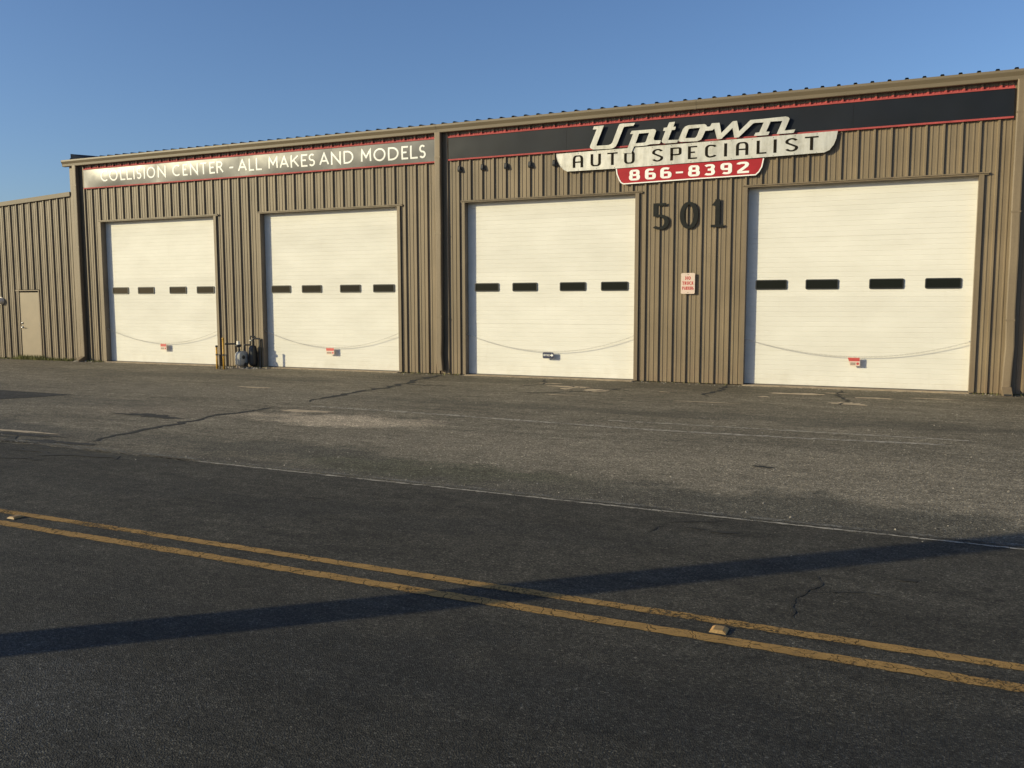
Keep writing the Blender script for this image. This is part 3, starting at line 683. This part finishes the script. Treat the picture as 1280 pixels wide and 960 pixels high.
COLL = [('C',-18.446,-18.16),('O',-18.093,-17.758),('L',-17.662,-17.471),('L',-17.42,-17.223),('I',-17.17,-17.101),('S',-17.04,-16.855),('I',-16.774,-16.709),('O',-16.65,-16.34),('N',-16.248,-15.94),('C',-15.69,-15.41),('E',-15.314,-15.138),('N',-15.047,-14.76),('T',-14.679,-14.453),('E',-14.359,-14.162),('R',-14.109,-13.862),('-',-13.664,-13.528),('A',-13.384,-13.067),('L',-13.003,-12.827),('L',-12.764,-12.565),('M',-12.346,-12.033),('A',-11.979,-11.676),('K',-11.621,-11.348),('E',-11.293,-11.092),('S',-11.056,-10.857),('A',-10.729,-10.428),('N',-10.37,-10.062),('D',-9.982,-9.683),('M',-9.459,-9.15),('O',-9.084,-8.732),('D',-8.666,-8.36),('E',-8.285,-8.099),('L',-8.042,-7.832),('S',-7.795,-7.614)]
for ch_, a, b in COLL:
    zb = 5.255 - .004*(a+12); z0, z1 = zb, zb+.318
    if ch_ == '-': z0, z1 = zb+.10, zb+.15
    g = glyph(GILL, ch_, a, b, z0, z1, .046, .042, 0, .002, 'white', sL, sub=.03)
    for v in g.data.vertices: v.co.y += bow(v.co.x, v.co.z, [-19.17, -16.33, -13.33, -10.34, -7.36], 5.12, .022) - .0035

# ------------------------------------------------------------------ script sign
PLATE = [(-4.224,5.09),(-4.22,5.028),(-4.189,4.928),(-4.129,4.815),(-4.046,4.727),(-3.956,4.684),(-2.829,4.680),(0.407,4.712),(1.488,4.725),(1.581,4.766),(1.659,4.863),(1.702,4.981),(1.726,5.13)]
REDP = [(-2.831,4.676),(-2.816,4.567),(-2.765,4.43),(-2.715,4.36),(-2.657,4.329),(-1.226,4.349),(0.166,4.359),(0.238,4.418),(0.292,4.527),(0.325,4.695)]
UP = {
 'U': [[(-3.332,5.622),(-3.102,5.623),(-3.271,5.219),(-3.262,5.197),(-2.996,5.194),(-2.939,5.211),(-2.905,5.246),(-2.773,5.577),(-2.745,5.622),(-2.706,5.629),(-2.398,5.62),(-2.431,5.565),(-2.638,5.557),(-2.66,5.53),(-2.786,5.227),(-2.825,5.155),(-2.881,5.121),(-2.949,5.11),(-3.34,5.122),(-3.392,5.142),(-3.421,5.171),(-3.419,5.203),(-3.268,5.553),(-3.355,5.557)]],
 'p': [[(-2.671,4.997),(-2.643,5.062),(-2.576,5.057),(-2.44,5.391),(-2.507,5.393),(-2.474,5.457),(-2.06,5.456),(-1.993,5.457),(-1.954,5.448),(-1.935,5.421),(-1.937,5.4),(-1.982,5.268),(-1.982,5.241),(-1.962,5.219),(-1.826,5.209),(-1.841,5.147),(-1.868,5.139),(-2.054,5.143),(-2.13,5.126),(-2.196,5.121),(-2.415,5.122),(-2.474,4.986)],
       [(-2.307,5.386),(-2.087,5.387),(-2.145,5.232),(-2.161,5.201),(-2.188,5.188),(-2.382,5.186)]],
 't': [[(-1.648,5.569),(-1.525,5.572),(-1.561,5.468),(-1.507,5.469),(-1.522,5.408),(-1.592,5.402),(-1.669,5.207),(-1.631,5.199),(-1.46,5.193),(-1.462,5.165),(-1.475,5.136),(-1.502,5.132),(-1.738,5.136),(-1.782,5.148),(-1.809,5.176),(-1.804,5.207),(-1.731,5.399),(-1.78,5.403),(-1.765,5.464),(-1.695,5.469)]],
 'own': [[(-1.261,5.47),(-1.219,5.477),(-0.899,5.471),(-0.863,5.449),(-0.852,5.418),(-0.805,5.409),(-0.779,5.422),(-0.749,5.476),(-0.59,5.473),(-0.549,5.262),(-0.32,5.48),(-0.234,5.483),(-0.186,5.27),(0.037,5.477),(0.289,5.478),(0.728,5.488),(0.786,5.47),(0.806,5.434),(0.789,5.386),(0.716,5.21),(0.923,5.219),(0.891,5.152),(0.562,5.151),(0.667,5.406),(0.438,5.411),(0.355,5.219),(0.424,5.209),(0.396,5.147),(0.114,5.149),(0.143,5.211),(0.217,5.215),(0.301,5.407),(0.123,5.412),(0.088,5.4),(-0.191,5.147),(-0.282,5.144),(-0.322,5.345),(-0.547,5.14),(-0.634,5.141),(-0.695,5.365),(-0.736,5.332),(-0.881,5.331),(-0.941,5.2),(-0.971,5.157),(-1.044,5.131),(-1.404,5.143),(-1.441,5.161),(-1.447,5.187),(-1.355,5.407),(-1.313,5.45)],
         [(-1.217,5.402),(-0.992,5.407),(-1.052,5.255),(-1.077,5.216),(-1.108,5.205),(-1.299,5.215),(-1.238,5.383)]],
}
ms = thing('script_sign', 'metal script sign reading Uptown AUTO SPECIALIST over a red phone plate', 'sign', (-1.25, 0, 4.9))
pl = poly('metal_plate', [PLATE], -.062, .020, 'plate', ms, 'edge')
rp = poly('phone_plate', [REDP], -.048, .018, 'red', ms, 'edge'); rp['label'] = 'red plate with the white number 866-8392'
# white border along the red plate: a thin raised strip
def border(ring, wd, yf, mat, parent):
    L, Q = stroke_quads(ring, False, wd/2, wd/2); mb = MB(); n = len(L)
    for (lx, lz), (rx, rz) in zip(L, Q): mb.v += [(lx, yf, lz), (rx, yf, rz), (lx, yf+.005, lz), (rx, yf+.005, rz)]
    for i in range(n-1): A, B = 4*i, 4*i+4; mb.f += [(A, B, B+1, A+1), (A, A+2, B+2, B), (A+1, B+1, B+3, A+3)]
    return mb.build('border', mat, parent)
ins = [(x + (.012 if x < -1.2 else -.012)*(1 if z > 4.36 else .5), z + (.012 if z < 4.45 else 0)) for x, z in REDP]
border(ins, .024, -.0525, 'white', rp)
border([(-4.215, 5.085)] + [(x+(.004 if x < 0 else -.004), z+.007) for x, z in PLATE[1:-1]] + [(1.72, 5.12)], .012, -.0655, 'plate', pl)
for stud in range(13):
    x = -3.7 + stud*.42; zt = 5.10 + (x+4.2)*.0065 - .035
    for z in (zt, 4.70+(x+4)*.0075): MB().tube([(x, -.061, z), (x, -.0655, z)], .008, 6).build('rivet', 'edge', pl)
for k, rings in UP.items(): poly('letter', rings, -.084, .018, 'plate', ms, 'edge')
for k, (a, b) in enumerate([(-3.32, 5.3), (-2.42, 5.24), (-1.73, 5.26), (.66, 5.27)]): MB().box(a, a+.04, -.0655, -.017, b, b+.03).build('standoff', 'edge', ms)
for a in (-3.6, -1.6, .4, 1.3): MB().box(a, a+.05, -.0415, .002, 4.80, 4.86).build('standoff', 'edge', ms)
AUTO = [('A',-3.83,-3.587),('U',-3.412,-3.173),('T',-3.026,-2.791),('O',-2.642,-2.405),('S',-2.022,-1.776),('P',-1.623,-1.381),('E',-1.244,-1.05),('C',-.885,-.64),('I',-.488,-.428),('A',-.246,.004),('L',.169,.367),('I',.503,.566),('S',.73,.984),('T',1.109,1.37)]
for ch_, a, b in AUTO:
    z0 = 4.757 + (a+3.83)*.0068
    glyph(SQ, ch_, a, b, z0, z0+.268, .060, .029, -.0655, .005, 'ink', pl)
PHONE = [('8',-2.529,-2.284),('6',-2.173,-1.932),('6',-1.836,-1.592),('-',-1.499,-1.345),('8',-1.236,-.987),('3',-.909,-.668),('9',-.558,-.32),('2',-.231,.028)]
for ch_, a, b in PHONE:
    z0 = 4.402 + (a+2.53)*.0078; z1 = z0 + .23
    if ch_ == '-': z0, z1 = z0+.085, z0+.122
    glyph(DIG, ch_, a, b, z0, z1, .078 if ch_ != '-' else .01, .042 if ch_ != '-' else .036, -.0525, .005, 'white', rp, 'digit')

# ------------------------------------------------------------------ house number
def num(ch_, strokes, label, x0, x1, z0, z1):
    t = thing('house_number_digit', label, 'number', ((x0+x1)/2, 0, z0), 'raised house number digits')
    tab = {ch_: strokes}
    glyph(tab, ch_, x0, x1, z0, z1, .100, .055, -.016, .014, 'digit', t, 'digit_face')
    return t
n5 = num('5', [([(.95, 1), (.10, 1), (.10, .50)], False), ([(.10, .52), (.55, .52)] + arc(.52, .26, .48, .26, 80, -90, 12) + [(.25, .01), (0, .07)], False)], 'dark raised numeral five, leftmost of the house number', -2.015, -1.643, 3.327, 3.891)
n0 = num('0', [(arc(.5, .5, .5, .5, 0, 345, 23), True)], 'dark raised oval zero in the middle of the house number', -1.407, -1.013, 3.321, 3.893)
n1 = num('1', [([(.05, .80), (.52, .98)], False), ([(.52, 1), (.52, .04)], False), ([(0, 0), (1, 0)], False)], 'dark raised numeral one, rightmost of the house number', -.744, -.477, 3.334, 3.916)

# ------------------------------------------------------------------ no truck parking sign
t = thing('wall_sign', 'small white metal sign with red lettering NO TRUCK PARKING', 'sign', (-1.2, 0, 1.94))
P0, P1, Q0, Q1 = -1.353, -1.053, 1.937, 2.382
poly('plate', [rr_ring(P0, P1, Q0, Q1, .03)], -.030, .003, 'signwhite', t)
MB().box(-1.28, -1.13, -.026, .002, 2.30, 2.33).build('mounting_strip', 'steel', t); MB().box(-1.28, -1.13, -.026, .002, 1.98, 2.01).build('mounting_strip', 'steel', t)
for z in (2.352, 1.967): MB().tube([(-1.203, -.03, z), (-1.203, -.036, z)], .008, 8).build('bolt', 'jamb', t)
def text(s, x0, x1, z0, z1, yf, mat, parent, tv, th, gap=.18, table=GILL):
    n = len(s); narrow = sum(.35 if c == 'I' else 1 for c in s); cw = (x1-x0)/(narrow + gap*(n-1)); x = x0
    for c in s:
        wv = cw*(.35 if c == 'I' else 1); glyph(table, c, x, x+wv, z0, z1, tv, th, yf, .0015, mat, parent); x += wv + gap*cw
text('NO', -1.262, -1.144, 2.235, 2.312, -.0325, 'signred', t, .017, .014)
text('TRUCK', -1.325, -1.082, 2.128, 2.203, -.0325, 'signred', t, .015, .013)
text('PARKING', -1.325, -1.078, 2.02, 2.095, -.0325, 'signred', t, .013, .012)

# ------------------------------------------------------------------ chains and the signs on them
clab = ['thin chain sagging across the far left overhead door', 'thin chain sagging across the overhead door beside the gas meter', 'thin chain sagging across the overhead door with the navy sign', 'thin chain sagging across the far right overhead door']
CY = .085
def chain(i, a, b, za, zb, xm, zm, tail):
    t = thing('chain', clab[i], 'chain', ((a+b)/2, CY, zm), 'chains hung across the doors')
    mb = MB(); pts = []
    n = 90
    for k in range(n+1):
        u = k/n; x = a + (b-a)*u; um = (xm-a)/(b-a)
        s = 1 - ((u-um)/(um if u < um else 1-um))**2
        zz = (za if u < um else zb); pts.append(Vector((x, CY, zz + (zm-zz)*s)))
    for k in range(n):       # links, alternately flat and upright
        p, q = pts[k], pts[k+1]; c = (p+q)/2; d = (q-p).normalized(); side = Vector((0, 1, 0)) if k % 2 else d.cross(Vector((0, 1, 0)))
        h = (q-p).length*.62; ring = [c + d*h*math.cos(th) + side*.010*math.sin(th) for th in [j*math.pi/4 for j in range(8)]]
        mb.tube(ring + [ring[0]], .0024, 4, False)
    if tail:
        for k in range(5): mb.tube([(a+.004*(-1)**k, CY-.004, za-.05*k), (a, CY-.004, za-.05*k-.055)], .004, 4)
    mb.build('links', 'chain', t)
    MB().tube([(a-.004, CY, za), (a+.03, CY, za)], .012, 8).build('eye_bolt', 'steel', t); MB().tube([(b+.004, CY, zb), (b-.03, CY, zb)], .012, 8).build('eye_bolt', 'steel', t)
chain(0, OPEN[0][0], OPEN[0][1], .99, 1.0, -16.4, .60, False)
chain(1, OPEN[1][0], OPEN[1][1], .99, 1.01, -10.55, .59, False)
chain(2, OPEN[2][0], OPEN[2][1], .985, 1.02, -4.45, .615, False)
chain(3, OPEN[3][0], OPEN[3][1], .985, .995, 2.2, .655, True)
slab = ['small faded red and white sign on the far left chain', 'small red and white sign on the chain beside the gas meter', '', 'small red and white sign with slanted side on the far right chain']
def small_sign(i, x0, x1, z0, z1, slant):
    t = thing('chain_sign', slab[i], 'sign', ((x0+x1)/2, CY, z0), 'warning signs hung on door chains')
    y = CY-.016
    poly('plate', [[(x0+slant, z0), (x1, z0), (x1, z1), (x0, z1)]], y, .003, 'signwhite', t)
    h = z1-z0; zr = z1-h*.45
    sx = lambda z: x0 + slant*(z1-z)/h
    poly('red_header', [[(sx(zr)+.006, zr), (x1-.008, zr), (x1-.008, z1-.008), (sx(z1-.008)+.006, z1-.008)]], y-.0015, .001, 'signred', t)
    poly('stop_circle', [[(x1-.042+.026*math.cos(a), z0+h*.27+.026*math.sin(a)) for a in [j*math.pi/9 for j in range(18)]]], y-.0015, .001, 'signred', t)
    for k in range(2): MB().box(sx(z0+h*.3)+.018, x1-.085, y-.002, y-.0005, z0+h*(.16+.14*k), z0+h*(.22+.14*k)).build('print_line', 'ink', t)
    for xx in (x0+.03, x1-.03): MB().tube([(xx, CY-.016, z1-.006), (xx, CY-.004, z1+.014)], .003, 6).build('tie', 'steel', t)
small_sign(0, -16.50, -16.27, .40, .585, .0)
small_sign(1, -10.72, -10.46, .405, .58, .02)
small_sign(3, 2.045, 2.285, .47, .642, .06)
t = thing('chain_sign', 'small navy sign with white arrow and OFFICE on its door chain', 'sign', (-4.45, CY, .46))
y = CY-.016
poly('plate', [rr_ring(-4.60, -4.325, .455, .60, .03)], y, .003, 'navy', t)
text('OFFICE', -4.580, -4.425, .508, .553, y-.002, 'white', t, .007, .007, .22)
poly('arrow', [[(-4.335, .530), (-4.378, .572), (-4.378, .543), (-4.412, .543), (-4.412, .517), (-4.378, .517), (-4.378, .488)]], y-.002, .0015, 'white', t)
for xx in (-4.57, -4.36): MB().tube([(xx, CY-.016, .594), (xx, CY-.004, .622)], .003, 6).build('tie', 'steel', t)

# ------------------------------------------------------------------ gas meters and posts
def rounded_body(cx, cy, wv, dp, z0, h, e=.5):
    body = MB(); lev = ((0, .62), (.06, .88), (.16, 1.0), (.72, 1.0), (.88, .90), (.97, .66), (1.0, .40))
    for zz, f in lev:
        for th in range(16):
            a = th*math.pi/8; ca, sa = math.cos(a), math.sin(a)
            body.v.append((cx + wv/2*f*math.copysign(abs(ca)**e, ca), cy + dp/2*f*math.copysign(abs(sa)**e, sa), z0+zz*h))
    n = len(lev)
    for i in range(n-1):
        for k in range(16): body.f.append((16*i+k, 16*i+(k+1) % 16, 16*i+16+(k+1) % 16, 16*i+16+k))
    body.f += [tuple(range(15, -1, -1)), tuple(range(16*(n-1), 16*n))]
    return body
# the large meter stands end-on to the wall, its narrow face to the street
t = thing('gas_meter', 'grey rounded gas meter with pale regulator cap beside the yellow posts', 'gas meter', (-13.20, -.30, 0), 'gas meters at the wall')
rounded_body(-13.20, -.30, .21, .36, .06, .40, .32).build('body', 'meter', t, True)
MB().tube([(-13.10, -.36, .30), (-13.08, -.36, .30)], .05, 14).build('index_dial', 'pipe', t)
MB().tube([(-13.09, -.30, .10), (-13.07, -.30, .10)], .05, 12).build('drain_plug', 'pipe', t)
for dy in (-.10, .10):
    MB().tube([(-13.20, -.30+dy, .42), (-13.20, -.30+dy, .52)], .032, 10).build('swivel_nut', 'pipe', t)
MB().tube([(-13.20, -.40, .50), (-13.20, -.40, .63), (-13.22, -.41, .66), (-13.42, -.62, .66), (-13.45, -.66, .66)], .022, 10).build('inlet_pipe', 'pipe', t)
MB().tube([(-13.20, -.42, .57), (-13.20, -.42, .60), (-13.20, -.42, .64)], [.05, .085, .085], 14).build('regulator', 'pipe', t)
MB().tube([(-13.20, -.42, .64), (-13.20, -.42, .735)], [.05, .045], 12).build('regulator_cap', 'cream', t)
MB().tube([(-13.20, -.20, .50), (-13.20, -.20, .60), (-13.19, -.19, .62), (-13.05, -.12, .62)], .022, 10).build('outlet_pipe', 'pipe', t)
MB().box(-13.27, -13.13, -.46, -.14, 0, .065).build('base_block', 'concrete', t)
t = thing('gas_meter', 'gas meter with shadow put into its dark colour, under black pipework against the wall', 'gas meter', (-12.97, -.11, 0), 'gas meters at the wall')
rounded_body(-12.97, -.125, .17, .22, .05, .56).build('body', 'pipe', t, True)  # dark pipe colour stands in for the shadow beside the large meter
MB().tube([(-12.97, -.125, .58), (-12.97, -.125, .76), (-12.95, -.12, .79), (-12.80, -.06, .79), (-12.79, -.05, .78), (-12.79, -.05, .0)], .022, 10).build('outlet_pipe', 'pipe', t)
MB().tube([(-13.05, -.12, .62), (-13.05, -.12, .83), (-13.04, -.12, .85), (-12.93, -.08, .85), (-12.92, -.08, .79)], .018, 10).build('bypass_pipe', 'pipe', t)
MB().tube([(-13.07, -.13, .74), (-13.0, -.13, .74)], [.02, .02], 10).build('valve', 'meter', t)
MB().tube([(-12.79, -.06, .50), (-12.79, -.06, .56)], .036, 10).build('union', 'pipe', t)
for lab, px_, py_, h in (('shorter thin yellow guard post beside the gas meter', -13.61, -.80, .58), ('taller thin yellow guard post beside the gas meter', -13.35, -.83, .79)):
    t = thing('guard_post', lab, 'post', (px_, py_, 0), 'yellow guard posts')
    MB().tube([(px_, py_, -.02), (px_, py_, h)], .026, 14).build('post', 'yellowpost', t, True)
    MB().tube([(px_, py_, h), (px_, py_, h+.04), (px_, py_, h+.05)], [.032, .032, .018], 14).build('cap', 'pipe' if h < .6 else 'yellowpost', t, True)
    MB().tube([(px_, py_, .36), (px_, py_, .40)], .031, 14).build('collar', 'pipe', t)
    MB().tube([(px_+.02, py_, .38), (px_+.085, py_+.01, .38), (px_+.09, py_+.01, .37), (px_+.09, py_+.01, 0)], .016, 8).build('side_pipe', 'pipe', t)

# ------------------------------------------------------------------ pavement markers
def marker(label, cx, cy, ang):
    t = thing('pavement_marker', label, 'road reflector', (cx, cy, .008), 'raised pavement markers')
    mb = MB(); a, b = .046, .047
    rot = lambda x, y: (cx + x*math.cos(ang)-y*math.sin(ang), cy + x*math.sin(ang)+y*math.cos(ang))
    ring = lambda f, g, z: [(*rot(sx*a*f, sy*b*g), z) for sx, sy in ((-1, -1), (1, -1), (1, 1), (-1, 1))]
    mb.add(ring(1, 1, .0085)+ring(.98, .96, .012)+ring(.52, .78, .024), [(0, 1, 5, 4), (1, 2, 6, 5), (2, 3, 7, 6), (3, 0, 4, 7), (4, 5, 9, 8), (5, 6, 10, 9), (6, 7, 11, 10), (7, 4, 8, 11), (8, 9, 10, 11)])
    mb.build('body', 'ceramic', t, bevel=.003)
    for s in (-1, 1):
        q = [(*rot(s*a*f, sy*b*.72), z+.0012) for f, sy, z in ((.93, -1, .0135), (.93, 1, .0135), (.58, 1, .0222), (.58, -1, .0222))]
        q2 = [(p[0], p[1], p[2]-.004) for p in q]; m2 = MB(); m2.add(q+q2, [(0, 1, 2, 3), (4, 7, 6, 5), (0, 4, 5, 1), (1, 5, 6, 2), (2, 6, 7, 3), (3, 7, 4, 0)]); m2.build('lens', 'amber', t)
marker('yellow raised road marker between the centre lines, near right', 2.045, -14.03, -.02)
marker('yellow raised road marker between the centre lines, at the left edge', -3.74, -13.87, -.02)

# ------------------------------------------------------------------ weeds at the wall's foot
mb = MB(); rw = random.Random(21)
for (x0, x1, n, hh) in ((-22.4, -21.2, 700, .15), (-21.2, -19.8, 420, .10), (-19.7, -18.65, 160, .07), (-24.5, -22.5, 240, .06), (-13.6, -12.4, 60, .06), (-8.4, -6.7, 70, .05), (-2.3, -.1, 50, .04), (4.3, 5.4, 60, .06), (-14.2, -12.8, 50, .05)):
    for i in range(n):
        x = rw.uniform(x0, x1); y = -rw.random()**2*.28 - .01; h = hh*rw.uniform(.3, 1.2); a = rw.uniform(0, 6.28); l = rw.uniform(.0, .05)
        wx, wy = .006*math.cos(a), .006*math.sin(a); ex, ey = l*math.cos(a+1.3), l*math.sin(a+1.3)
        mb.add([(x-wx, y-wy, 0), (x+wx, y+wy, 0), (x+ex*.5+wx*.6, y+ey*.5+wy*.6, h*.6), (x+ex*.5-wx*.6, y+ey*.5-wy*.6, h*.6), (x+ex, y+ey, h)], [(0, 1, 2, 3), (3, 2, 4)])
tag(mb.build('weeds', 'grass'), 'thin green weeds along the foot of the annex wall', 'weeds', kind='stuff')

# ------------------------------------------------------------------ utility pole outside the picture; its shadow crosses the road
ux, uy = -1.36 - math.sin(SUN_AZ)*4.6, -15.72 - math.cos(SUN_AZ)*4.6
up_ = thing('utility_pole', 'tall wooden utility pole beside the road, outside the picture', 'utility pole', (ux, uy, 0))
MB().tube([(ux, uy, -.1), (ux, uy, 3), (ux, uy, 6.5), (ux, uy, 10.5)], [.185, .168, .148, .12], 20).build('pole', 'wood', up_, True)
MB().box(ux-.05, ux+.05, uy-1.2, uy+1.2, 9.7, 9.82).build('crossarm', 'wood', up_)
for dy in (-1.1, -.5, .5, 1.1): MB().tube([(ux, uy+dy, 9.82), (ux, uy+dy, 9.9), (ux, uy+dy, 9.97)], [.035, .05, .03], 10).build('insulator', 'cream', up_)
